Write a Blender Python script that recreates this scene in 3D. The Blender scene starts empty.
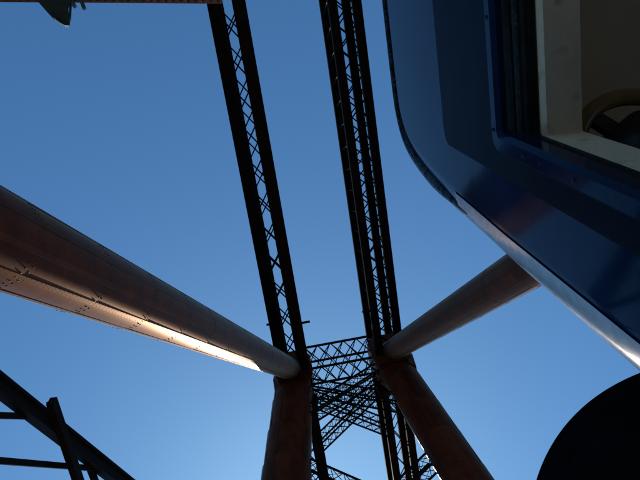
import bpy, bmesh, math, random
from mathutils import Vector, Matrix, Quaternion
random.seed(7)
R = math.radians
scene = bpy.context.scene
COL = scene.collection

# ---------------------------------------------------------------- camera, sky, sun, exposure
EYE = Vector((0, 0, 2.45))                  # lens, held out of the cab window, above the deck
PITCH, YAW, ROLL, FPX = 1.19364, 0.121962, -0.288336, 758.85
F = Vector((math.sin(YAW)*math.cos(PITCH), math.cos(YAW)*math.cos(PITCH), math.sin(PITCH)))
R0 = Vector((math.cos(YAW), -math.sin(YAW), 0)); U0 = R0.cross(F)
RI = math.cos(ROLL)*R0 + math.sin(ROLL)*U0; UP = RI.cross(F)
cam = bpy.data.objects.new('camera', bpy.data.cameras.new('camera'))
COL.objects.link(cam)
M = Matrix((RI, UP, -F)).transposed().to_4x4(); M.translation = EYE
cam.matrix_world = M
cam.data.sensor_width = 36; cam.data.lens = FPX/640*36
cam.data.clip_start = 0.01; cam.data.clip_end = 60000
scene.camera = cam

def ray(px, py):                            # direction of a photo pixel, for measuring
    return (F + RI*((px-320)/FPX) + UP*((240-py)/FPX)).normalized()

SUN_EL, SUN_AZ = R(47.2), R(-2.2)           # azimuth from +y towards +x
world = bpy.data.worlds.new('World'); scene.world = world; world.use_nodes = True
nt = world.node_tree; bg = nt.nodes['Background']
sky = nt.nodes.new('ShaderNodeTexSky'); sky.sky_type = 'NISHITA'; sky.sun_disc = False
sky.sun_elevation = SUN_EL; sky.sun_rotation = SUN_AZ
sky.altitude = 50; sky.air_density = 1.0; sky.dust_density = 0.29; sky.ozone_density = 8.0
tint = nt.nodes.new('ShaderNodeMix'); tint.data_type = 'RGBA'; tint.blend_type = 'MULTIPLY'; tint.inputs[0].default_value = 1
tint.inputs[7].default_value = (.63, .96, .99, 1)       # the camera's cool white balance
nt.links.new(sky.outputs[0], tint.inputs[6]); nt.links.new(tint.outputs[2], bg.inputs[0]); bg.inputs[1].default_value = 0.109
sl = bpy.data.lights.new('sun', 'SUN'); sl.energy = 5.0; sl.angle = R(0.53); sl.color = (1, 0.90, 0.76)
sun = bpy.data.objects.new('sun', sl); COL.objects.link(sun)
sd = Vector((math.sin(SUN_AZ)*math.cos(SUN_EL), math.cos(SUN_AZ)*math.cos(SUN_EL), math.sin(SUN_EL)))
sun.rotation_euler = sd.to_track_quat('Z', 'Y').to_euler()
scene.view_settings.view_transform = 'Standard'; scene.view_settings.look = 'None'
scene.view_settings.gamma = 1; scene.view_settings.exposure = 0.28
scene.render.engine = 'CYCLES'

# ---------------------------------------------------------------- materials
def mat(name, col, rough=0.5, metal=0.0, var=0.25, vscale=3.0, bump=0.0, bscale=20.0, coat=0.0,
        col2=None, obj_random=0.0, spec=0.5, stain=None, st_lo=.58, st_hi=.70, st_scale=4.3):
    m = bpy.data.materials.new(name); m.use_nodes = True
    t = m.node_tree; b = t.nodes['Principled BSDF']; L = t.links.new
    b.inputs['Roughness'].default_value = rough; b.inputs['Metallic'].default_value = metal
    b.inputs['Coat Weight'].default_value = coat; b.inputs['Coat Roughness'].default_value = 0.06
    b.inputs['Specular IOR Level'].default_value = spec
    tc = t.nodes.new('ShaderNodeTexCoord')
    n = t.nodes.new('ShaderNodeTexNoise'); n.inputs['Scale'].default_value = vscale; n.inputs['Detail'].default_value = 7
    n.inputs['Roughness'].default_value = 0.65
    geo = t.nodes.new('ShaderNodeNewGeometry')
    L(geo.outputs['Position'], n.inputs['Vector'])
    cr = t.nodes.new('ShaderNodeValToRGB')
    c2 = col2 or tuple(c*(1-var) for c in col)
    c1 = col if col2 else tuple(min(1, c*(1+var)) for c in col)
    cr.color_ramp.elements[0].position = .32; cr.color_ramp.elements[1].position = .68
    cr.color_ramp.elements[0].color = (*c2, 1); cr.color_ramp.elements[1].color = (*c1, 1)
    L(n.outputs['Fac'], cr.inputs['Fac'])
    out = cr.outputs['Color']
    if stain:
        n3 = t.nodes.new('ShaderNodeTexNoise'); n3.inputs['Scale'].default_value = vscale*st_scale; n3.inputs['Detail'].default_value = 9
        L(geo.outputs['Position'], n3.inputs['Vector'])
        mr = t.nodes.new('ShaderNodeMapRange'); mr.inputs[1].default_value = st_lo; mr.inputs[2].default_value = st_hi
        L(n3.outputs['Fac'], mr.inputs[0])
        mx = t.nodes.new('ShaderNodeMix'); mx.data_type = 'RGBA'
        L(mr.outputs[0], mx.inputs[0]); L(out, mx.inputs[6]); mx.inputs[7].default_value = (*stain, 1)
        out = mx.outputs[2]
    if obj_random:
        oi = t.nodes.new('ShaderNodeObjectInfo'); hs = t.nodes.new('ShaderNodeHueSaturation')
        mr = t.nodes.new('ShaderNodeMapRange'); mr.inputs[3].default_value = 1-obj_random; mr.inputs[4].default_value = 1+obj_random
        L(oi.outputs['Random'], mr.inputs[0]); L(mr.outputs[0], hs.inputs['Value']); L(out, hs.inputs['Color'])
        out = hs.outputs['Color']
    L(out, b.inputs['Base Color'])
    rr = t.nodes.new('ShaderNodeMapRange'); rr.inputs[3].default_value = max(0.02, rough*.8); rr.inputs[4].default_value = min(1, rough*1.25)
    L(n.outputs['Fac'], rr.inputs[0]); L(rr.outputs[0], b.inputs['Roughness'])
    if bump:
        n2 = t.nodes.new('ShaderNodeTexNoise'); n2.inputs['Scale'].default_value = bscale; n2.inputs['Detail'].default_value = 4
        L(geo.outputs['Position'], n2.inputs['Vector'])
        bp = t.nodes.new('ShaderNodeBump'); bp.inputs['Strength'].default_value = bump; bp.inputs['Distance'].default_value = 0.02
        L(n2.outputs['Fac'], bp.inputs['Height']); L(bp.outputs[0], b.inputs['Normal'])
        if coat: pass
    return m

M_RED = mat('red_oxide_bridge_paint', (.088, .018, .007), rough=.36, var=.35, vscale=.9, bump=.045, bscale=5, obj_random=.30,
            stain=(.06, .016, .008), spec=0.0)
def warm_sheen(m, col, rough, ior):
    t = m.node_tree; b = t.nodes['Principled BSDF']; out = t.nodes['Material Output']
    gl = t.nodes.new('ShaderNodeBsdfGlossy'); gl.inputs['Color'].default_value = (*col, 1); gl.inputs['Roughness'].default_value = rough
    fr = t.nodes.new('ShaderNodeFresnel'); fr.inputs['IOR'].default_value = ior; mx = t.nodes.new('ShaderNodeMixShader')
    nl = [l.from_socket for l in t.links if l.to_node == b and l.to_socket.name == 'Normal']
    if nl: t.links.new(nl[0], gl.inputs['Normal'])
    t.links.new(fr.outputs[0], mx.inputs[0]); t.links.new(b.outputs[0], mx.inputs[1]); t.links.new(gl.outputs[0], mx.inputs[2])
    t.links.new(mx.outputs[0], out.inputs[0])
warm_sheen(M_RED, (1, .70, .53), .41, 1.13)
M_REDR = mat('red_oxide_rivet_paint', (.07, .016, .009), rough=.5, var=.2, vscale=2, spec=.2)
M_LAT = mat('shade_darkened_bridge_steel', (.010, .006, .005), rough=.6, var=.35, vscale=.8, obj_random=.2, spec=.02)  # bridge paint darkened to near black, shade of the lattice put into the colour
M_BLUE = mat('blue_gloss_coach_paint', (.0035, .017, .047), rough=.07, var=.3, vscale=6, bump=.012, bscale=8, spec=.045,
             stain=(.05, .065, .08), st_lo=.70, st_hi=.76, st_scale=22)
M_NAVY = mat('painted_dark_reflection', (.003, .006, .012), rough=.3, var=.2, vscale=9, bump=.03, bscale=8, spec=.012)  # near-black navy carries the dark reflection beside the window
M_RUB = mat('black_rubber', (.012, .013, .013), rough=.6, var=.4, vscale=30, bump=.3, bscale=60, spec=.1)
M_TRIM = mat('weathered_dark_trim', (.018, .021, .022), rough=.5, var=.4, vscale=40, bump=.3, bscale=70, stain=(.06, .055, .048), spec=.12)
M_GUT = mat('worn_black_rain_strip', (.008, .009, .010), rough=.22, var=.4, vscale=40, bump=.6, bscale=45, stain=(.12, .12, .11), spec=.15)
M_CREAM = mat('cream_interior_paint', (.90, .65, .46), rough=.45, var=.10, vscale=9, bump=.15, bscale=60, stain=(.66, .46, .31))
M_OLIVE = mat('grey_olive_lining', (.72, .62, .48), rough=.6, var=.08, vscale=5)
M_BROWN = mat('brown_varnished_wood', (.34, .19, .065), rough=.35, var=.3, vscale=25)
M_DARK = mat('dark_metal', (.015, .015, .016), rough=.4, var=.3, vscale=20)
M_EDGE = mat('painted_edge_highlight', (.16, .22, .27), rough=.22, var=.35, vscale=18, bump=.03, bscale=40, stain=(.38, .40, .41), st_lo=.62, st_hi=.72, st_scale=5)  # pale colour carries the sky highlight of the rounded corner
M_CLOTH = mat('black_cloth', (.006, .0055, .006), rough=1, var=.3, vscale=30, bump=.15, bscale=120, spec=.0)
M_SKIN = mat('skin', (.45, .26, .19), rough=.5, var=.08, vscale=20)
M_GREEN = mat('dark_green_enamel', (.006, .015, .012), rough=.3, var=.3, vscale=15)
M_WHITE = mat('white_enamel', (.8, .78, .72), rough=.3, var=.05, vscale=15)
M_PINK = mat('faded_red_paint', (.11, .042, .03), rough=.5, var=.3, vscale=9, bump=.2, bscale=30, stain=(.32, .22, .19))
M_WATER = mat('firth_water', (.012, .028, .034), rough=.12, var=.2, vscale=.02, bump=.6, bscale=.15)
M_BALL = mat('deck_paled_for_bounce', (.56, .48, .39), rough=.9, var=.35, vscale=9, bump=.8, bscale=18)  # unseen deck, made paler to bounce sunlight up into the cab
M_RAIL = mat('rail_steel', (.22, .14, .10), rough=.35, metal=.7, var=.3, vscale=8)

# ---------------------------------------------------------------- helpers
def tag(o, label=None, cat=None, group=None, kind=None):
    if label: o['label'] = label
    if cat: o['category'] = cat
    if group: o['group'] = group
    if kind: o['kind'] = kind
    return o
def empty(name, loc, label, cat, group=None):
    o = bpy.data.objects.new(name, None); COL.objects.link(o); o.location = loc
    o.empty_display_size = .2
    return tag(o, label, cat, group)
def link(name, me, parent=None, mw=None, m=None):
    if m is not None and not me.materials: me.materials.append(m)
    o = bpy.data.objects.new(name, me); COL.objects.link(o)
    if parent is not None:
        o.parent = parent
        pw = WM.get(parent.name, Matrix.Translation(parent.location))
        lm = pw.inverted() @ (mw if mw is not None else Matrix())
        o.matrix_parent_inverse = Matrix(); o.matrix_basis = lm
    elif mw is not None: o.matrix_basis = mw
    WM[o.name] = mw.copy() if mw is not None else Matrix()
    return o
WM = {}
def bm_mesh(bm, name, m=None, smooth=False):
    bmesh.ops.recalc_face_normals(bm, faces=bm.faces)
    me = bpy.data.meshes.new(name); bm.to_mesh(me); bm.free()
    if m: me.materials.append(m)
    if smooth:
        for p in me.polygons: p.use_smooth = True
    return me
def unit_box(name, m):
    bm = bmesh.new(); bmesh.ops.create_cube(bm, size=1)
    return bm_mesh(bm, name, m)
def angle_bar(name, m):                     # L-shaped rolled angle, length along x
    bm = bmesh.new()
    pts = [(-.5,-.5),(.5,-.5),(.5,-.3),(-.3,-.3),(-.3,.5),(-.5,.5)]
    a = [bm.verts.new((-.5,y,z)) for y,z in pts]; b = [bm.verts.new((.5,y,z)) for y,z in pts]
    bm.faces.new(a[::-1]); bm.faces.new(b)
    for i in range(6): bm.faces.new((a[i],a[(i+1)%6],b[(i+1)%6],b[i]))
    return bm_mesh(bm, name, m)
def frame(A, B, up):
    x = (B-A).normalized(); z = (up - x*up.dot(x)).normalized(); y = z.cross(x)
    return x, y, z
def bar_mw(A, B, w, h, up=Vector((0,0,1))):
    x, y, z = frame(A, B, up)
    m = Matrix((x*(B-A).length, y*w, z*h)).transposed().to_4x4(); m.translation = (A+B)/2
    return m
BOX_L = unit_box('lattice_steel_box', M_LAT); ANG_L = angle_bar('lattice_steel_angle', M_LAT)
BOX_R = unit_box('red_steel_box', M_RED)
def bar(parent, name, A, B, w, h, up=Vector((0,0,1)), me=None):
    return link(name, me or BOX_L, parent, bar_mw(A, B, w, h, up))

def box_girder(t, A, B, up, w, d, cw, ch, panels, lw, faces='btlr', battens=True, chord_me=None):
    """four corner chords of a box lattice with crossed angle bars on its faces"""
    x, y, z = frame(A, B, up); Ln = (B-A).length
    def c(s, sy, sz): return A + x*(s*Ln) + y*(sy*(w/2)) + z*(sz*(d/2))
    for sy in (-1, 1):
        for sz in (-1, 1):
            bar(t, 'chord', c(0,sy,sz), c(1,sy,sz), cw, ch, z, chord_me)
    off = .5*ch
    def face(kind):
        for i in range(panels):
            s0, s1 = i/panels, (i+1)/panels
            if kind in 'bt':
                sz = -1 if kind == 'b' else 1
                o1 = z*(sz*(off*.6)); o2 = z*(sz*(off*.6 - lw*.55))
                for (a, b, o) in ((c(s0,-1,sz), c(s1,1,sz), o1), (c(s0,1,sz), c(s1,-1,sz), o2)):
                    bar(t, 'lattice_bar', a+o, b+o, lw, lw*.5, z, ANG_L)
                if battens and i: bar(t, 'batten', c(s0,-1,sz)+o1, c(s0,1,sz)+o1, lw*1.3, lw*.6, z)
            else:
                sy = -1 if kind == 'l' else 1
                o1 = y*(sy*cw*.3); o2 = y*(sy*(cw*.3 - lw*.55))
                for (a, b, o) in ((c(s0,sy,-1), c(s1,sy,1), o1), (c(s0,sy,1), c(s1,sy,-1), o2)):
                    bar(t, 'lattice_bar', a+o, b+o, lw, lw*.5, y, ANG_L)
    for k in faces: face(k)

# plates for tubes: unit curved plate (radius 1, length 1, axis x)
NSEG = 10
def plate_mesh():
    bm = bmesh.new(); n = 5; half = math.pi/NSEG*.985; th = .012
    g = {}
    for i in range(n+1):
        a = -half + 2*half*i/n
        for j, xx in enumerate((-.497, .497)):
            for k, r in enumerate((1.0, 1-th)):
                g[i,j,k] = bm.verts.new((xx, r*math.sin(a), r*math.cos(a)))
    for i in range(n):
        bm.faces.new((g[i,0,0],g[i+1,0,0],g[i+1,1,0],g[i,1,0]))
        bm.faces.new((g[i,0,1],g[i,1,1],g[i+1,1,1],g[i+1,0,1]))
        for j in (0,1): bm.faces.new((g[i,j,0],g[i,j,1],g[i+1,j,1],g[i+1,j,0]))
    for i in (0,n): bm.faces.new((g[i,0,0],g[i,1,0],g[i,1,1],g[i,0,1]))
    me = bm_mesh(bm, 'tube_plate', M_RED)
    for p in me.polygons: p.use_smooth = True
    me.set_sharp_from_angle(angle=R(40))
    return me
PLATE = plate_mesh()
def add_box(bm, mw):
    vs = [bm.verts.new(mw @ Vector((sx,sy,sz))) for sx in (-.5,.5) for sy in (-.5,.5) for sz in (-.5,.5)]
    for f in ((0,1,3,2),(4,6,7,5),(0,4,5,1),(2,3,7,6),(0,2,6,4),(1,5,7,3)): bm.faces.new([vs[i] for i in f])
def add_rivet(bm, p, n, r, h):
    q = n.to_track_quat('Z','Y'); v0 = []; v1 = []
    for i in range(6):
        a = i*math.pi/3
        v0.append(bm.verts.new(p + q @ Vector((r*math.cos(a), r*math.sin(a), -.004))))
        v1.append(bm.verts.new(p + q @ Vector((.6*r*math.cos(a), .6*r*math.sin(a), h))))
    for i in range(6):
        j = (i+1)%6; bm.faces.new((v0[i],v0[j],v1[j],v1[i]))
    bm.faces.new(v1)
def tube(t, A, B, rA, rB, ring_len, up, rivets=(0, 1e9), phase=0.0):
    """riveted tube built from curved plates: butt straps along the seams, rings of rivets"""
    x, y, z = frame(A, B, up); Ln = (B-A).length; n = int(Ln/ring_len)
    rot = Matrix((x, y, z)).transposed()
    rv = bmesh.new()
    for i in range(n):
        s = (i+.5)/n; r = rA + (rB-rA)*s; r *= 1.0 if i % 2 else 1.004
        ctr = A + x*(s*Ln)
        for k in range(NSEG):
            a = 2*math.pi*(k + phase)/NSEG
            m = rot.to_4x4() @ Matrix.Rotation(-a, 4, 'X') @ Matrix.Diagonal((ring_len*Ln/(n*ring_len), r, r, 1))
            m.translation = ctr
            link('plate', PLATE, t, m)
        # joint rivets
        if rivets[0] <= i*Ln/n <= rivets[1]:
            for side in (-1, 1):
                cc = A + x*((i + .5 + side*.5)/n*Ln - side*.16)
                m = max(20, int(2*math.pi*r/.17))
                for q in range(m):
                    a = 2*math.pi*(q+.5*(side > 0))/m
                    nn = y*math.sin(a) + z*math.cos(a)
                    add_rivet(rv, cc + nn*r*.996, nn, .036, .024)
    # straps over the longitudinal seams
    for k in range(NSEG):
        a = 2*math.pi*(k + phase + .5)/NSEG
        nn = y*math.sin(a) + z*math.cos(a)
        P0 = A + nn*(rA*1.006); P1 = B + nn*(rB*1.006)
        bar(t, 'seam_strap', P0, P1, .17, .03, nn, BOX_R)
        if rivets[1] > 0:
            m = int(Ln/.3); tang = x.cross(nn)
            for q in range(m):
                s = q/m
                if not (rivets[0] <= s*Ln <= rivets[1]): continue
                for sd_ in (-.05, .05):
                    add_rivet(rv, P0.lerp(P1, s) + tang*sd_ + nn*.0145, nn, .014, .006)
    # inner skin so that no light shows through the plate gaps
    bm = bmesh.new(); ra = []; rb = []
    for k in range(40):
        a = 2*math.pi*k/40; nn = y*math.sin(a) + z*math.cos(a)
        ra.append(bm.verts.new(A + nn*rA*.975)); rb.append(bm.verts.new(B + nn*rB*.975))
    for k in range(40): bm.faces.new((ra[k], ra[(k+1)%40], rb[(k+1)%40], rb[k]))
    bm.faces.new(ra); bm.faces.new(rb)
    link('inner_skin', bm_mesh(bm, 'inner_skin', M_REDR), t, Matrix())
    if len(rv.verts):
        o = link('rivets', bm_mesh(rv, 'rivets', M_REDR), t, Matrix()); o['kind'] = 'stuff'
    else: rv.free()

# ---------------------------------------------------------------- setting: water and railway deck
def sheet(name, x0, x1, y0, y1, z, m, z1=None):
    bm = bmesh.new()
    if z1 is None:
        vs = [bm.verts.new(p) for p in ((x0,y0,z),(x1,y0,z),(x1,y1,z),(x0,y1,z))]; bm.faces.new(vs)
    else:
        mw = Matrix.Diagonal((x1-x0, y1-y0, z1-z, 1)); mw.translation = Vector(((x0+x1)/2,(y0+y1)/2,(z+z1)/2)); add_box(bm, mw)
    return link(name, bm_mesh(bm, name, m))
tag(sheet('water', -20000, 20000, -20000, 20000, -46, M_WATER), kind='structure')
CX = 3.58                                   # centre line of the bridge
deck = tag(sheet('bridge_deck', CX-8.0, CX+8.0, -160, 260, -.55, M_BALL, 0), kind='structure')
RAILM = unit_box('rail_bar', M_RAIL)
for tx in (CX-1.93, CX+1.93):
    for g in (-.72, .72):
        bar(deck, 'rail', Vector((tx+g,-160,.085)), Vector((tx+g,260,.085)), .07, .17, Vector((0,0,1)), RAILM)

# ---------------------------------------------------------------- bridge tower
H, YJ, K, MD, S = 71.4, 42.5, .1181, .703, 5.03
def col_pt(sg, zr):                         # point on a column axis, zr = height above the lens
    return EYE + Vector((CX + sg*(S + K*(H-zr)), YJ, zr))
def diag_pt(sg, zr):
    return EYE + Vector((CX + sg*(S + K*(H-zr)), YJ - MD*(H-zr), zr))
side = {-1: 'left', 1: 'right'}
for sg in (-1, 1):
    lab = {-1: 'dark red riveted steel column below left girder, nearest the sun glare',
           1: 'dark red riveted steel column splaying to the lower right under the four-stripe girder'}[sg]
    t = empty('steel_column', col_pt(sg, -46), lab, 'column', 'inclined tube columns of the bridge tower')
    tube(t, col_pt(sg, H-1.5), col_pt(sg, -46), 1.86 if sg < 0 else 1.70, 4.0 if sg < 0 else 2.6, 4.9, Vector((0,-1,0)), rivets=(0, 45))
    # column head: a boxed knuckle under the girder
    hd = bmesh.new()
    b0 = col_pt(sg, H-5.2); b1 = col_pt(sg, H+.5)
    for P, w, d in ((b0, 3.5, 3.5), (col_pt(sg, H-3.4), 4.0, 4.2), (b1, 3.6, 4.0)):
        pass
    loops = []
    for P, w, d in ((b0, 3.3, 3.3), (col_pt(sg, H-3.2), 3.9, 4.3), (b1, 3.7, 4.3)):
        lp = []
        for (u, v) in ((-1,-.6),(-.6,-1),(.6,-1),(1,-.6),(1,.6),(.6,1),(-.6,1),(-1,.6)):
            lp.append(hd.verts.new(P + Vector((u*w/2, v*d/2, 0))))
        loops.append(lp)
    for a, b in zip(loops, loops[1:]):
        for i in range(8): hd.faces.new((a[i], a[(i+1)%8], b[(i+1)%8], b[i]))
    hd.faces.new(loops[0]); hd.faces.new(loops[-1])
    link('column_head', bm_mesh(hd, 'column_head', M_RED), t, Matrix())
    for yy in (-1.45, 1.45):                # gusset plates tying head and girder
        gp = bmesh.new(); c_ = EYE + Vector((CX+sg*(S+.05), YJ+yy*1.35, H-3.0))
        lo_ = [(-1.75,-1.9),(1.75,-1.9),(1.95,-.6),(1.95,.9),(-1.95,.9),(-1.95,-.6)]
        fa = [gp.verts.new(c_ + Vector((u, -.05, v))) for u, v in lo_]; fb = [gp.verts.new(c_ + Vector((u, .05, v))) for u, v in lo_]
        gp.faces.new(fa); gp.faces.new(fb[::-1])
        for i in range(6): gp.faces.new((fa[i], fb[i], fb[(i+1)%6], fa[(i+1)%6]))
        for u in range(8):
            for v in range(5): add_rivet(gp, c_ + Vector((-1.55+u*.44, -.05, -1.6+v*.55)), Vector((0,-1,0)), .06, .04)
        link('gusset_plate', bm_mesh(gp, 'gusset_plate', M_RED), t, Matrix())
    # diagonal tube
    lab = {-1: 'big riveted tube strut on the left, its lower edge brightly sunlit',
           1: 'reddish brown riveted tube strut passing behind the blue cab'}[sg]
    t = empty('diagonal_strut', diag_pt(sg, -30), lab, 'strut', 'diagonal tube struts of the bridge tower')
    tube(t, diag_pt(sg, H-2.2), diag_pt(sg, -30), 1.10, 1.46, 4.9, Vector((sg, 0, 0)), rivets=(0, 78), phase=.25)
    # top girder, running overhead and on past the tower
    lab = {-1: 'black lattice girder overhead showing two wide stripes with crossed bars between',
           1: 'black lattice girder overhead showing four narrow stripes, beside the blue cab'}[sg]
    A = EYE + Vector((CX+sg*S, -24, H+.6)); J = EYE + Vector((CX+sg*S, YJ, H+.6)); B = EYE + Vector((CX+sg*S, YJ+70, H-3.6))
    t = empty('lattice_girder', J, lab, 'girder', 'top chord girders of the bridge')
    cw = 1.16 if sg < 0 else .80
    box_girder(t, A, J, Vector((0,0,1)), 2.12, 7.3, cw, .8, 21 if sg < 0 else 30, .13, battens=False)
    box_girder(t, J+Vector((0,.05,0)), B, Vector((0,0,1)), 2.12, 6.6, cw, .8, 20, .115, faces='btl', battens=False)
    # maintenance bracket that juts inward just above the column head
    p = EYE + Vector((CX+sg*(S-1.2), YJ-7.2, H-3.2))
    bar(t, 'bracket', p, p + Vector((-sg*(1.25 if sg < 0 else 1.05), 0, 0)), .16, .2)
    if sg < 0: bar(t, 'bracket', p + Vector((-1.9,-.5,0)), p + Vector((-3.1,-.5,0)), .16, .18)

# cross bracing between the two columns
def brace(name, label, A, B, w, d, cw, panels, lw, group=None, faces='btlr'):
    t = empty(name, (A+B)/2, label, 'brace', group)
    box_girder(t, A, B, Vector((0,1,0)), d, w, cw, cw, panels, lw, faces, battens=False)
    return t
brace('top_strut', 'uppermost level lattice strut joining the two column heads', col_pt(-1, H+.2)+Vector((1.4,-.2,0)), col_pt(1, H+.2)+Vector((-1.4,-.2,0)),
      1.9, 4.6, .2, 5, .11)
g = 'crossed lattice braces between the columns'
def xb(name, label, z0, z1, sg0, w=1.3, d=1.25, cw=.15, n=11, dy=0):
    a = col_pt(sg0, z0) + Vector((-sg0*1.2, dy, 0)); b = col_pt(-sg0, z1) + Vector((sg0*1.0, dy, 0))
    return brace(name, label, a, b, w, d, cw, n, .075, g)
xb('cross_brace', 'lattice brace falling from right column head to the left column', H-2.5, 62.5, 1, dy=.2)
xb('cross_brace', 'lattice brace falling from left column head to the right column', H-2.5, 62.5, -1, dy=.6)
xb('cross_brace', 'lower lattice brace rising from right column to left, at bottom edge of frame', 56, 42, -1, n=13, dy=.6)
xb('cross_brace', 'lower lattice brace meeting the right column behind its inner edge', 54, 42, 1, n=13, dy=1.0)
# wind bracing between the girders beyond the tower
def wb(label, y0, y1, sg0, zz):
    a = EYE + Vector((CX+sg0*(S-1), y0, zz)); b = EYE + Vector((CX-sg0*(S-1), y1, zz-.5))
    t = brace('wind_brace', label, a, b, 1.2, 1.3, .14, 10, .07, 'wind braces beyond the tower')
wb('thin lattice wind brace just beyond the top strut, rising to the right', YJ+1.5, YJ+7.0, -1, H-3.2)
wb('thin lattice wind brace just beyond the top strut, rising to the left', YJ+1.5, YJ+7.6, 1, H-2.8)

# ---------------------------------------------------------------- lattice frame at lower left, in the plane of the left truss
def on_truss(px, py):
    d = ray(px, py)
    # plane: x = CX - (S + K*(H - z))  (relative to the lens)
    s = (CX - S - K*H) / (d.x - K*d.z)
    return EYE + d*s
NRM = Vector((1, 0, -K)).normalized()
t = empty('lattice_truss', on_truss(60, 430), 'black lattice truss crossing the lower left corner of the sky', 'truss')
def seg(name, p0, p1, w, h, ext0=0, ext1=0, off=0):
    a = on_truss(*p0); b = on_truss(*p1); dd = (b-a).normalized()
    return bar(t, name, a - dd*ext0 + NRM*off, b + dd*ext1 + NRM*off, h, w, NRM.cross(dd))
seg('main_bar', (0, 386), (124, 484), .46, .34, 12, 14)
seg('main_flange', (0, 381), (127, 481), .10, .5, 12, 14, .02)
seg('post', (42, 402), (70, 484), .36, .2, 0, 8, .28)
seg('tie_bar', (0, 415), (34, 416), .17, .12, 8, 0, -.1)
seg('tie_bar', (0, 460), (96, 468), .17, .12, 8, 0, -.1)
seg('gusset_plate', (96, 466), (103, 484), .34, .1, 0, 3, -.22)
seg('side_bar', (0, 466), (4, 484), .12, .12, 2, 6, -.3)
seg('lug', (38, 405), (43, 403), .10, .12, 0, 0, .3)

# ---------------------------------------------------------------- lamp on a bracket arm at the top left
def at_h(px, py, zr):
    d = ray(px, py); return EYE + d*(zr/d.z)
ZA = 9.0
a0 = at_h(-330, -7.8, ZA); a1 = at_h(222, -3.2, ZA)
t = empty('bracket_arm', Vector((a0.x, a0.y, 0)), 'sunlit faded red bracket arm along the top edge, in front of left girder', 'bracket')
BOXP = unit_box('faded_red_box', M_PINK)
ax = (a1-a0).normalized(); ay = Vector((0,0,1)).cross(ax)
bar(t, 'arm', a0, a1, .14, .16, Vector((0,0,1)), BOXP)
post_b = Vector((a0.x, a0.y, -.5))
bar(t, 'post', post_b, a0 + Vector((0,0,.1)), .2, .2, Vector((0,1,0)), BOXP)
bm = bmesh.new()
for i in range(70):
    p = a0.lerp(a1, (i+.5)/70) - Vector((0,0,.08))
    for s_ in (-.04, .04): add_rivet(bm, p + ay*s_, Vector((0,0,-1)), .018, .014)
o = link('rivets', bm_mesh(bm, 'rivets', M_REDR), t, Matrix()); o['kind'] = 'stuff'
HOOKM = unit_box('dark_box', M_DARK)
for (px0, py0, px1, py1) in ((71, 0, 75, 7), (81, 0, 84.5, 9)):
    p0 = at_h(px0, py0, ZA-.12); p1 = at_h(px1, py1, ZA-.2)
    bar(t, 'hook', p0, p1, .035, .03, Vector((0,0,1)), HOOKM)
# lamp: a half-cone hood, seen from below
ZL = 8.2
tip = at_h(68, 26, ZL); root = at_h(48, -22, ZL+.55)
lt = empty('hanging_lamp', root, 'dark green lamp hood with white rim hanging at the top left corner', 'lamp')
bm = bmesh.new()
out = [(34,-3),(40,4),(47,12),(54,19.5),(60,24),(65,27),(69.5,27),(70.3,22),(69,15),(68.5,9),(70,3),(72.5,-3)]
inn = [(36,-14),(41,-13),(46,-12),(50,-11),(53,-10.5),(56,-10),(59,-10),(60,-10.5),(61,-11),(62,-12),(63,-13),(64,-14)]
lo = [bm.verts.new(at_h(px, py, ZL + .10*math.sin(i/11*math.pi))) for i, (px, py) in enumerate(out)]
mid = [bm.verts.new(at_h(px*.5+q[0]*.5, py*.5+q[1]*.5, ZL+.34)) for (px, py), q in zip(out, inn)]
hi = [bm.verts.new(at_h(px, py, ZL+.5)) for px, py in inn]
for a, b in ((lo, mid), (mid, hi)):
    for i in range(11): bm.faces.new((a[i], a[i+1], b[i+1], b[i]))
bm.faces.new(hi); bm.faces.new((lo[0], mid[0], hi[0], hi[-1], mid[-1], lo[-1]))
bm.faces.new(lo[::-1])
link('hood', bm_mesh(bm, 'hood', M_GREEN), lt, Matrix())
bm = bmesh.new()
rim = [(53,17),(57,20.5),(61,23.2),(65,25.2),(69,25.3)]
rim2 = [(55.5,20.6),(58.5,23.0),(61.5,25.2),(65,27.4),(69.3,27.4)]
v = [[bm.verts.new(at_h(px, py, ZL+dz)) for px, py in L_] for L_, dz in ((rim, -.02), (rim, .03), (rim2, .03), (rim2, .06))]
for a, b in ((0,2),(1,3),(0,1),(2,3)):
    for i in range(4): bm.faces.new((v[a][i], v[a][i+1], v[b][i+1], v[b][i]))
link('rim', bm_mesh(bm, 'rim', M_WHITE), lt, Matrix())
bar(lt, 'stay', at_h(71.5,-8,ZL+.3), at_h(69.8,20,ZL-.03), .02, .02, Vector((0,0,1)), HOOKM)
bar(lt, 'stem', at_h(58,-12,ZL+.4), at_h(58,-12,ZL+.4)+Vector((0,0,.5)), .05, .05, Vector((0,1,0)), HOOKM)

# ---------------------------------------------------------------- blue rail vehicle cab
# side plane x = XS ; outline measured in the plane (y along the track, z above the lens)
XS = .30; G = 1.2
RAKE = .09
def rk(z): return RAKE*(z - 1.2)            # raked front: edges lean back towards the floor
veh = empty('rail_vehicle', Vector((CX-1.93, -3, 0)), 'blue rail vehicle cab with open window, filling the upper right', 'train')
Z_TOP, Z_BOT, Y_BACK = 1.42*G, -1.45, -7.0
RF = .10                                    # fillet between side and front / roof
YF = .392*G                                 # front edge on the silhouette
def catmull(pts, n):
    out = []
    for k in range(1, len(pts)-2):
        p0, p1, p2, p3 = (Vector(pts[q]) for q in (k-1, k, k+1, k+2))
        for i in range(n):
            t_ = i/n
            out.append(.5*((2*p1) + (p2-p0)*t_ + (2*p0-5*p1+4*p2-p3)*t_**2 + (3*p1-p0-3*p2+p3)*t_**3))
    out.append(Vector(pts[-2])); return out
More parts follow.
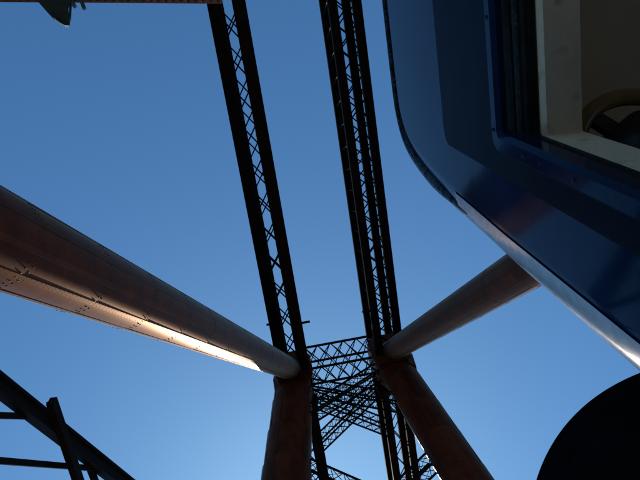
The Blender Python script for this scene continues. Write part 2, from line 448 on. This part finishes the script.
# the rolled edge in the plane of the side, from the foot of the front up and over to the eave
EDGE0 = [(.42, .6), (.445, .95), (.457, 1.12), (.4660, 1.24), (.4700, 1.36), (.4685, 1.47), (.4600, 1.57), (.436, 1.645), (.385, 1.688), (.31, 1.698), (.20, 1.699), (.10, 1.699)]
EDGE = catmull(EDGE0, 5)
def outline(inset):
    """closed outline of the side in (y,z), offset from the measured edge"""
    off = RF*.60 - inset
    pts = [(Y_BACK, Z_BOT), (.445 + off + RAKE*(Z_BOT-.95), Z_BOT), (.445 + off + RAKE*(.2-.95), .2)]
    for i, p in enumerate(EDGE):
        d = (EDGE[min(len(EDGE)-1, i+1)] - EDGE[max(0, i-1)]).normalized()
        q = p + Vector((d.y, -d.x))*off
        pts.append((q.x, q.y))
    pts.append((Y_BACK, 1.699 + off))
    return pts
def rrect(y0, y1, z0, z1, r, raked=True, n=6):
    pts = []
    for (cy, cz, a0) in ((y1-r, z1-r, 0), (y0+r, z1-r, 90), (y0+r, z0+r, 180), (y1-r, z0+r, 270)):
        for i in range(n+1):
            a = R(a0 + 90*i/n); pts.append([cy + r*math.cos(a), cz + r*math.sin(a)])
    if raked:
        for p in pts:
            if p[0] > (y0+y1)/2: p[0] += RAKE*(p[1]-z1)
    return [tuple(p) for p in pts]
def W(x, y, z): return EYE + Vector((x, y, z))
Y0W, Y1W, Z0W, Z1W = -.95, .231*G, -.25, .773*G
HOLE = rrect(Y0W, Y1W, Z0W, Z1W, .022)
def holed_panel(bm, out, hole, x, xb=None):
    """flat panel with a hole; with xb the rim of outline and hole runs back to xb"""
    def ring(pts, xx): return [bm.verts.new(W(xx, y, z)) for y, z in pts]
    o = ring(out, x); h = ring(hole, x); ed = []
    for L_ in (o, h):
        for i in range(len(L_)): ed.append(bm.edges.new((L_[i], L_[(i+1)%len(L_)])))
    bmesh.ops.triangle_fill(bm, use_beauty=True, edges=ed)
    if xb is not None:
        for L_, P in ((o, out), (h, hole)):
            b = ring(P, xb)
            for i in range(len(L_)):
                j = (i+1)%len(L_); bm.faces.new((L_[i], L_[j], b[j], b[i]))
    return o, h
WIDTH = 2.62
# the shell: side, rolled edge, roof/front/back, far side
bm = bmesh.new()
o, h = holed_panel(bm, outline(RF), HOLE, XS)
prev = o; nf = 10
edge_faces = []
for k in range(1, nf+1):
    a = k/nf*math.pi/2
    pts = outline(RF*(1-math.sin(a))); xx = XS + RF*(1-math.cos(a))
    cur = [bm.verts.new(W(xx, y, z)) for y, z in pts]
    for i in range(len(cur)):
        j = (i+1)%len(cur); edge_faces.append(bm.faces.new((prev[i], prev[j], cur[j], cur[i])))
    prev = cur
far = []
for k in range(0, nf+1):
    a = math.pi/2*(1-k/nf)
    pts = outline(RF*(1-math.sin(a))); xx = XS + WIDTH - RF*(1-math.cos(a))
    cur = [bm.verts.new(W(xx, y, z)) for y, z in pts]
    for i in range(len(cur)):
        if k == 0 and i == 2: ws = (prev[2].co.copy(), prev[3].co.copy(), cur[2].co.copy(), cur[3].co.copy()); continue
        j = (i+1)%len(cur); bm.faces.new((prev[i], prev[j], cur[j], cur[i]))
    prev = cur
def wsp(u, v_): return (ws[0].lerp(ws[2], u)).lerp(ws[1].lerp(ws[3], u), v_)
for (u0, u1, v0, v1) in ((0,.05,0,1),(.475,.525,0,1),(.95,1,0,1),(.05,.475,.72,1),(.525,.95,.72,1)):   # windscreen pillars and header
    bm.faces.new([bm.verts.new(wsp(u, v_)) for u, v_ in ((u0,v0),(u1,v0),(u1,v1),(u0,v1))])
h2 = [bm.verts.new(W(XS+WIDTH, y, z)) for y, z in HOLE]  # far-side window, out of view, opened to admit sky light
ed = [bm.edges.new((h2[i], h2[(i+1)%len(h2)])) for i in range(len(h2))]
ed += [bm.edges.get((prev[i], prev[(i+1)%len(prev)])) for i in range(len(prev))]
bmesh.ops.triangle_fill(bm, use_beauty=True, edges=ed)
me = bm_mesh(bm, 'body_shell', M_BLUE)
for p in me.polygons: p.use_smooth = not (abs(p.normal.x) > .9999)
body = link('body_shell', me, veh, Matrix())
# arched roof above the eaves
bm = bmesh.new(); n = 14; rows = []
for yy in (Y_BACK, YF-.12):
    rows.append([bm.verts.new(W(XS+.06 + (WIDTH-.12)*i/n, yy - .25*(yy > 0)*abs(i/n-.5)*0, Z_TOP-.02 + .42*math.sin(math.pi*i/n)**.8)) for i in range(n+1)])
for i in range(n): bm.faces.new((rows[0][i], rows[0][i+1], rows[1][i+1], rows[1][i]))
for rw in rows: bm.faces.new(rw)
link('roof', bm_mesh(bm, 'roof', M_TRIM), veh, Matrix())
# dark reflection round the window, painted on as a thin navy plate
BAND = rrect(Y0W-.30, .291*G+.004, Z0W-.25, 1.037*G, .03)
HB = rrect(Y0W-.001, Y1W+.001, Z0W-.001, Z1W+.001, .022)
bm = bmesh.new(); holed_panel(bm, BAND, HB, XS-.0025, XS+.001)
link('painted_reflection_band', bm_mesh(bm, 'painted_reflection_band', M_NAVY), veh, Matrix())
def frame_ring(name, m, y0, y1, z0, z1, wd, x0, x1, r=.02, bev=.004):
    """a picture-frame bar round the opening: from inset 0 to inset wd, x0 outer face, x1 inner face"""
    bm = bmesh.new()
    secs = [(0, x1), (0, x0+bev), (bev, x0), (wd-bev, x0), (wd, x0+bev), (wd, x1)]
    loops = []
    for ins, xx in secs:
        loops.append([bm.verts.new(W(xx, y, z)) for y, z in rrect(y0+ins, y1-ins, z0+ins, z1-ins, max(.004, r-ins*.5))])
    for a, b in zip(loops, loops[1:]):
        for i in range(len(a)):
            j = (i+1)%len(a); bm.faces.new((a[i], a[j], b[j], b[i]))
    return link(name, bm_mesh(bm, name, m), veh, Matrix())
frame_ring('window_frame', M_BLUE, Y0W-.010, Y1W+.012, Z0W-.012, Z1W+.014, .030, XS-.014, XS+.01, .024, .006)
frame_ring('window_gasket', M_RUB, Y0W+.018, Y1W+.002, Z0W+.018, Z1W-.015, .020, XS-.002, XS+.02, .018, .004)
frame_ring('window_channel', M_TRIM, Y0W+.036, Y1W-.006, Z0W+.036, Z1W-.034, .013, XS+.004, XS+.024, .014, .003)
frame_ring('window_seal', M_RUB, Y0W+.045, Y1W-.011, Z0W+.045, Z1W-.045, .008, XS+.010, XS+.026, .012, .003)
frame_ring('inner_window_frame', M_CREAM, Y0W+.054, Y1W-.002, Z0W+.050, Z1W-.050, .016, XS+.027, XS+.074, .010, .004)
# screws round the window frame
bm = bmesh.new(); add_rivet(bm, Vector((0,0,0)), Vector((0,0,1)), .0042, .0022)
SCREW = bm_mesh(bm, 'screw', M_TRIM, True)
fro = Matrix.Rotation(-math.pi/2, 4, 'Y')
for y, z in [(Y1W - .02 - .14*k, Z1W + .0005) for k in range(8)] + [(Y1W - .003 + RAKE*(z_-Z1W), z_) for z_ in (.82, .68, .54, .40, .26, .12)]:
    mw = fro.copy(); mw.translation = W(XS-.0135, y, z); link('screw', SCREW, veh, mw)
# rain strip along the eave and round the front corner
bm = bmesh.new()
def edge_path():
    return [p for p in outline(RF*.60)[2:]]
pth = edge_path()
sel = [(y, z) for (y, z) in pth if z > 1.17]
# start at the lower end of the strip

prof = [(.000, .006), (-.018, .010), (-.026, .004), (-.026, -.012), (-.016, -.020), (.012, -.022)]
loops = []
for i, (y, z) in enumerate(sel):
    a = Vector(sel[max(0, i-1)]); b = Vector(sel[min(len(sel)-1, i+1)])
    d = (b-a).normalized(); nrm = Vector((d.y, -d.x))       # outward in the (y,z) plane
    sc = min(1, .3 + i*.09)
    loops.append([bm.verts.new(W(XS + .012 + px*sc*.6, y + nrm.x*q*sc*.55, z + nrm.y*q*sc*.55)) for px, q in prof])
for a, b in zip(loops, loops[1:]):
    for i in range(6):
        j = (i+1)%6; bm.faces.new((a[i], a[j], b[j], b[i]))
bm.faces.new(loops[0]); bm.faces.new(loops[-1])
link('rain_strip', bm_mesh(bm, 'rain_strip', M_GUT, True), veh, Matrix())
# sun highlight at the end of the strip, modelled as a white piece
bm = bmesh.new(); loops = []
for f_, sc in ((0, .5), (.15, 1), (.5, 1.04), (1, .9)):
    (y, z), (y2, z2) = sel[0], sel[1]
    tt = f_*(.11/math.hypot(y2-y, z2-z)); yy, zz = y+(y2-y)*tt, z+(z2-z)*tt
    loops.append([bm.verts.new(W(XS + .011 + px*sc*.25, yy + .004*sc + q*sc*.14, zz)) for px, q in prof])
for a, b in zip(loops, loops[1:]):
    for k in range(6): bm.faces.new((a[k], a[(k+1)%6], b[(k+1)%6], b[k]))
bm.faces.new(loops[0]); bm.faces.new(loops[-1])
link('painted_strip_glint', bm_mesh(bm, 'painted_strip_glint', M_WHITE, True), veh, Matrix())
# sky highlight on the rolled front corner, painted as a pale strip
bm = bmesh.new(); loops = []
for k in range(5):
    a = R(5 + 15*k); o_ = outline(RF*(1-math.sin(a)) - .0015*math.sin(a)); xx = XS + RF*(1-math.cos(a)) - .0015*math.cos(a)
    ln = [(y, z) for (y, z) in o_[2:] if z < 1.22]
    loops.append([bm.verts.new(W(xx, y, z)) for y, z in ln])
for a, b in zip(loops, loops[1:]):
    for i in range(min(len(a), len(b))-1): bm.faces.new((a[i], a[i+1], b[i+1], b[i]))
link('painted_corner_highlight', bm_mesh(bm, 'painted_corner_highlight', M_EDGE, True), veh, Matrix())
# interior lining: ceiling, walls, floor
bm = bmesh.new()
xi0, xi1, yi0, yi1, zi0, zi1 = XS+.08, XS+WIDTH-.08, -2.6, YF-.02, -1.12, 1.26
hin = rrect(Y0W+.03, Y1W+.004, Z0W+.03, Z1W-.03, .02)
box_o = [(yi0, zi0), (yi1+rk(zi0), zi0), (yi1+rk(zi1), zi1), (yi0, zi1)]
for xx in (xi0, xi1):
    o_, h_ = holed_panel(bm, box_o, hin, xx)
    if xx == xi0: L0 = o_
    else: L1 = o_
for i in (0, 2, 3):                         # the front is open to the windscreen
    j = (i+1)%4; bm.faces.new((L0[i], L0[j], L1[j], L1[i]))
link('cab_lining', bm_mesh(bm, 'cab_lining', M_OLIVE), veh, Matrix())
# reveal behind the cream frame on both sides
for x0, x1 in ((XS+.02, xi0+.004), (xi1-.004, XS+WIDTH+.002)):
    bm = bmesh.new()
    a = [bm.verts.new(W(x0, y, z)) for y, z in hin]; b = [bm.verts.new(W(x1, y, z)) for y, z in hin]
    for i in range(len(a)): bm.faces.new((a[i], a[(i+1)%len(a)], b[(i+1)%len(a)], b[i]))
    link('window_reveal', bm_mesh(bm, 'window_reveal', M_CREAM), veh, Matrix())
# windscreen panes; the unseen windscreen is added to let sun into the cab
mg = bpy.data.materials.new('windscreen_glass'); mg.use_nodes = True; tn = mg.node_tree
tn.nodes.remove(tn.nodes['Principled BSDF'])
gl = tn.nodes.new('ShaderNodeBsdfGlossy'); gl.inputs['Roughness'].default_value = .02; tr = tn.nodes.new('ShaderNodeBsdfTransparent')
fr = tn.nodes.new('ShaderNodeFresnel'); mxs = tn.nodes.new('ShaderNodeMixShader')
tn.links.new(fr.outputs[0], mxs.inputs[0]); tn.links.new(tr.outputs[0], mxs.inputs[1]); tn.links.new(gl.outputs[0], mxs.inputs[2])
tn.links.new(mxs.outputs[0], tn.nodes['Material Output'].inputs[0])
for u0, u1 in ((.048, .477), (.523, .952)):
    bm = bmesh.new(); bm.faces.new([bm.verts.new(wsp(u, v_) + Vector((0,-.012,0))) for u, v_ in ((u0,-.01),(u1,-.01),(u1,.73),(u0,.73))])
    link('windscreen_pane', bm_mesh(bm, 'windscreen_pane', mg), veh, Matrix())
# brown-rimmed hand wheel under the cab ceiling
def at_x(px, py, x):
    d = ray(px, py); return EYE + d*(x/d.x)
wc = at_x(645, 150, .47)
def torus(bm, c, ux, uy, R_, r_, n=40, m=10):
    nz = ux.cross(uy); V = []
    for i in range(n):
        a = 2*math.pi*i/n; dr = ux*math.cos(a) + uy*math.sin(a)
        V.append([bm.verts.new(c + dr*(R_ + r_*math.cos(2*math.pi*k/m)) + nz*(r_*math.sin(2*math.pi*k/m))) for k in range(m)])
    for i in range(n):
        for k in range(m):
            bm.faces.new((V[i][k], V[(i+1)%n][k], V[(i+1)%n][(k+1)%m], V[i][(k+1)%m]))
dep = (wc-EYE).length
ux = RI.copy(); uy = (UP + F*.5).normalized(); uy = (uy - ux*uy.dot(ux)).normalized()
bm = bmesh.new(); torus(bm, wc, ux, uy, 60/FPX*dep, 8/FPX*dep)
wh = link('hand_wheel', bm_mesh(bm, 'hand_wheel', M_BROWN, True), veh, Matrix())
tag(wh, 'brown rimmed wheel seen through the open cab window')
nz = ux.cross(uy)
for k in range(3):
    a = R(20+120*k); dr = ux*math.cos(a)+uy*math.sin(a)
    bar(wh, 'spoke', wc, wc + dr*58/FPX*dep, .02, .012, nz, HOOKM)
bm = bmesh.new()
bmesh.ops.create_cone(bm, cap_ends=True, segments=24, radius1=46/FPX*dep, radius2=30/FPX*dep, depth=.1)
q = nz.to_track_quat('Z', 'Y').to_matrix().to_4x4(); q.translation = wc + nz*.02*(1 if nz.dot(F) > 0 else -1)
bmesh.ops.transform(bm, matrix=q, verts=bm.verts)
link('wheel_hub', bm_mesh(bm, 'wheel_hub', M_DARK, True), wh, Matrix())
# buffer beam, wheels below (out of view, give the vehicle its footing)
bm = bmesh.new()
for yy in (-1.2, -3.4, -5.8):
    for xx in (CX-1.93-.75, CX-1.93+.75):
        mm = Matrix.Rotation(math.pi/2, 4, 'Y'); mm.translation = Vector((xx, yy, .17+.46))
        bmesh.ops.create_cone(bm, cap_ends=True, segments=28, radius1=.46, radius2=.46, depth=.13, matrix=mm)
link('wheels', bm_mesh(bm, 'wheels', M_DARK), veh, Matrix())

# ---------------------------------------------------------------- person leaning out of the window
hd = ray(706, 566); HC = EYE + hd*.51                       # head centre
per = empty('person', W(.72, -.1, -1.12), 'person in black hood leaning out of cab window, dark silhouette at lower right', 'person')
def skin_mesh(verts, edges, radii, root):
    me = bpy.data.meshes.new('tmp'); me.from_pydata(verts, edges, [])
    ob = bpy.data.objects.new('tmp', me); COL.objects.link(ob)
    md = ob.modifiers.new('skin', 'SKIN'); ob.modifiers.new('sub', 'SUBSURF').levels = 2
    for i, r_ in enumerate(radii):
        sv = me.skin_vertices[0].data[i]; sv.radius = r_ if isinstance(r_, tuple) else (r_, r_); sv.use_root = (i == root)
    bpy.context.view_layer.update()
    ev = ob.evaluated_get(bpy.context.evaluated_depsgraph_get())
    out = bpy.data.meshes.new_from_object(ev)
    bpy.data.objects.remove(ob)
    return out
neck = HC + Vector((.085, -.10, -.13))
P = {}
vs = []; es = []; rs = []
def jv(name, p, r_, frm=None):
    P[name] = len(vs); vs.append(tuple(p)); rs.append(r_)
    if frm: es.append((P[frm], P[name]))
jv('pelvis', W(.78, -.16, -.22), (.15, .13))
jv('waist', W(.70, -.12, -.08), (.14, .12), 'pelvis')
jv('chest', W(.50, -.02, .03), (.16, .13), 'waist')
jv('throat', W(.385, .10, .125), (.075, .075), 'chest')
jv('neck', neck, (.055, .055), 'throat')
jv('head', HC + Vector((.01, -.005, -.01)), (.055, .055), 'neck')
for nm, dy in (('l', .17), ('r', -.19)):
    sh = W(.49, -.02+dy, .02); 
    jv('sh'+nm, sh, .062, 'chest')
    el = W(.45 if nm == 'r' else .47, -.02+dy*1.35, -.20) if nm == 'r' else W(.50, .17, -.21)
    jv('el'+nm, el, .046, 'sh'+nm)
    wr = el + Vector((-.02, -.06 if nm == 'l' else .1, -.23)); jv('wr'+nm, wr, .032, 'el'+nm)
    pm = wr + Vector((0, 0, -.07)); jv('pm'+nm, pm, (.036, .022), 'wr'+nm)
    hy = W(.80, -.16 + (.10 if nm == 'l' else -.10), -.32); jv('hip'+nm, hy, .09, 'pelvis')
    kn = W(.74, -.16 + (.12 if nm == 'l' else -.12), -.68); jv('kn'+nm, kn, .06, 'hip'+nm)
    an = W(.80, -.16 + (.12 if nm == 'l' else -.12), -1.05); jv('an'+nm, an, .042, 'kn'+nm)
    jv('to'+nm, an + Vector((-.16, .02, -.035)), .034, 'an'+nm)
bmB = bmesh.new()
bmB.from_mesh(skin_mesh(vs, es, rs, 0))
# fingers
for nm in 'lr':
    pm = Vector(vs[P['pm'+nm]])
    fv = []; fe = []; fr = []
    for k, ln in enumerate((.062, .072, .068, .052)):
        o0 = pm + Vector((0, (k-1.5)*.019, -.01)); b_ = len(fv)
        fv += [tuple(o0), tuple(o0+Vector((-.004,0,-ln*.5))), tuple(o0+Vector((-.018,0,-ln*.85))), tuple(o0+Vector((-.036,0,-ln)))]
        fe += [(b_,b_+1),(b_+1,b_+2),(b_+2,b_+3)]; fr += [.0095,.009,.008,.0065]
        bmB.from_mesh(skin_mesh(fv[b_:], [(0,1),(1,2),(2,3)], fr[b_:], 0))
    sgn = 1 if nm == 'r' else -1
    tv = [tuple(pm+Vector((0,sgn*.02,.03))), tuple(pm+Vector((-.012,sgn*.045,.0))), tuple(pm+Vector((-.024,sgn*.05,-.03)))]
    bmB.from_mesh(skin_mesh(tv, [(0,1),(1,2)], [.012,.010,.008], 0))
# head with face, looking ahead (+y) and slightly up
nfl = (-RI*.8 + UP*.6).normalized()
hq = Matrix.Translation(HC + nfl*-.004) @ Matrix.Scale(.86, 4, nfl) @ Matrix.Rotation(R(12), 4, 'X')
def blob(c, r_, seg=24):
    b = bmesh.new(); bmesh.ops.create_uvsphere(b, u_segments=seg, v_segments=seg//2, radius=1)
    for v_ in b.verts: v_.co = hq @ Vector((c[0]+v_.co.x*r_[0], c[1]+v_.co.y*r_[1], c[2]+v_.co.z*r_[2]))
    me_ = bpy.data.meshes.new('b'); b.to_mesh(me_); b.free(); bmB.from_mesh(me_)
blob((0, -.008, .022), (.074, .092, .088)); blob((0, .022, -.055), (.056, .062, .062))
blob((0, .090, -.012), (.012, .022, .022), 12); blob((0, .085, .018), (.009, .014, .03), 12)
blob((0, .076, -.052), (.024, .012, .006), 12); blob((0, .076, -.064), (.021, .011, .006), 12); blob((0, .070, -.09), (.022, .018, .016), 12)
for s_ in (-1, 1): blob((s_*.077, -.005, -.008), (.008, .02, .032), 12); blob((s_*.033, .078, .03), (.02, .010, .007), 12)
meB = bm_mesh(bmB, 'person_body')
tmp = bpy.data.objects.new('tmp', meB); COL.objects.link(tmp)
rm = tmp.modifiers.new('r', 'REMESH'); rm.mode = 'VOXEL'; rm.voxel_size = .0065
sm = tmp.modifiers.new('s', 'SMOOTH'); sm.factor = .5; sm.iterations = 3
bpy.context.view_layer.update()
meP = bpy.data.meshes.new_from_object(tmp.evaluated_get(bpy.context.evaluated_depsgraph_get()))
bpy.data.objects.remove(tmp); meP.name = 'body'
meP.materials.clear(); meP.materials.append(M_CLOTH); meP.materials.append(M_SKIN)
hands = [Vector(vs[P['pm'+k]]) for k in 'lr']
for p in meP.polygons:
    p.use_smooth = True
    c = p.center
    if (c-HC).length < .155 and c.z > neck.z-.02 or any((c-h_).length < .115 and c.z < h_.z+.05 for h_ in hands): p.material_index = 1
link('body', meP, per, Matrix())
bm = bmesh.new()
for s_ in (-1, 1):
    mm = hq @ Matrix.Translation((s_*.033, .074, .012)); bmesh.ops.create_uvsphere(bm, u_segments=12, v_segments=8, radius=.0125, matrix=mm)
link('eyes', bm_mesh(bm, 'eyes', M_WHITE, True), per, Matrix())
# hood: a shell over the head, open at the face, flaring into the collar
bm = bmesh.new(); nu, nv = 36, 18; g_ = {}
for i in range(nu):
    a = 2*math.pi*i/nu
    for j in range(nv+1):
        b_ = math.pi*(.0 + .80*j/nv)           # polar from the back/top axis
        # axis of the hood points back and up; opening faces forward
        x_ = math.sin(b_)*math.cos(a); y_ = -math.cos(b_); z_ = math.sin(b_)*math.sin(a)
        q = Vector((x_*.098, y_*.118-.004, z_*.116+.002))
        if z_ < 0: q.z *= 1.12
        q.z += .006*math.sin(3*a)*math.sin(b_)
        g_[i,j] = bm.verts.new(hq @ q)
for i in range(nu):
    for j in range(nv):
        if j == 0:
            continue
        bm.faces.new((g_[i,j], g_[(i+1)%nu,j], g_[(i+1)%nu,j+1], g_[i,j+1]))
bm.faces.new([g_[i,1] for i in range(nu)])
bmesh.ops.delete(bm, geom=[v_ for v_ in bm.verts if not v_.link_faces], context='VERTS')
ho = link('hood', bm_mesh(bm, 'hood', M_CLOTH, True), per, Matrix())
ss = ho.modifiers.new('smooth', 'SUBSURF'); ss.levels = 2; ss.render_levels = 2
so = ho.modifiers.new('thick', 'SOLIDIFY'); so.thickness = .006; so.offset = 1
bm = bmesh.new(); loops = []
c0 = HC + Vector((.02, -.03, -.05)); c1 = W(.40, .09, .10)
for s_ in range(7):
    f_ = s_/6; c = c0.lerp(c1, f_); r_ = .085 + .05*f_*f_
    x, y, z = frame(c0, c1, Vector((0,1,0)))
    loops.append([bm.verts.new(c + (y*math.cos(2*math.pi*k/24) + z*math.sin(2*math.pi*k/24))*r_*(1+.02*math.sin(2*math.pi*k/24*3))) for k in range(24)])
for a, b in zip(loops, loops[1:]):
    for k in range(24): bm.faces.new((a[k], a[(k+1)%24], b[(k+1)%24], b[k]))
co = link('collar', bm_mesh(bm, 'collar', M_CLOTH, True), per, Matrix())
ss = co.modifiers.new('smooth', 'SUBSURF'); ss.levels = 2; ss.render_levels = 2
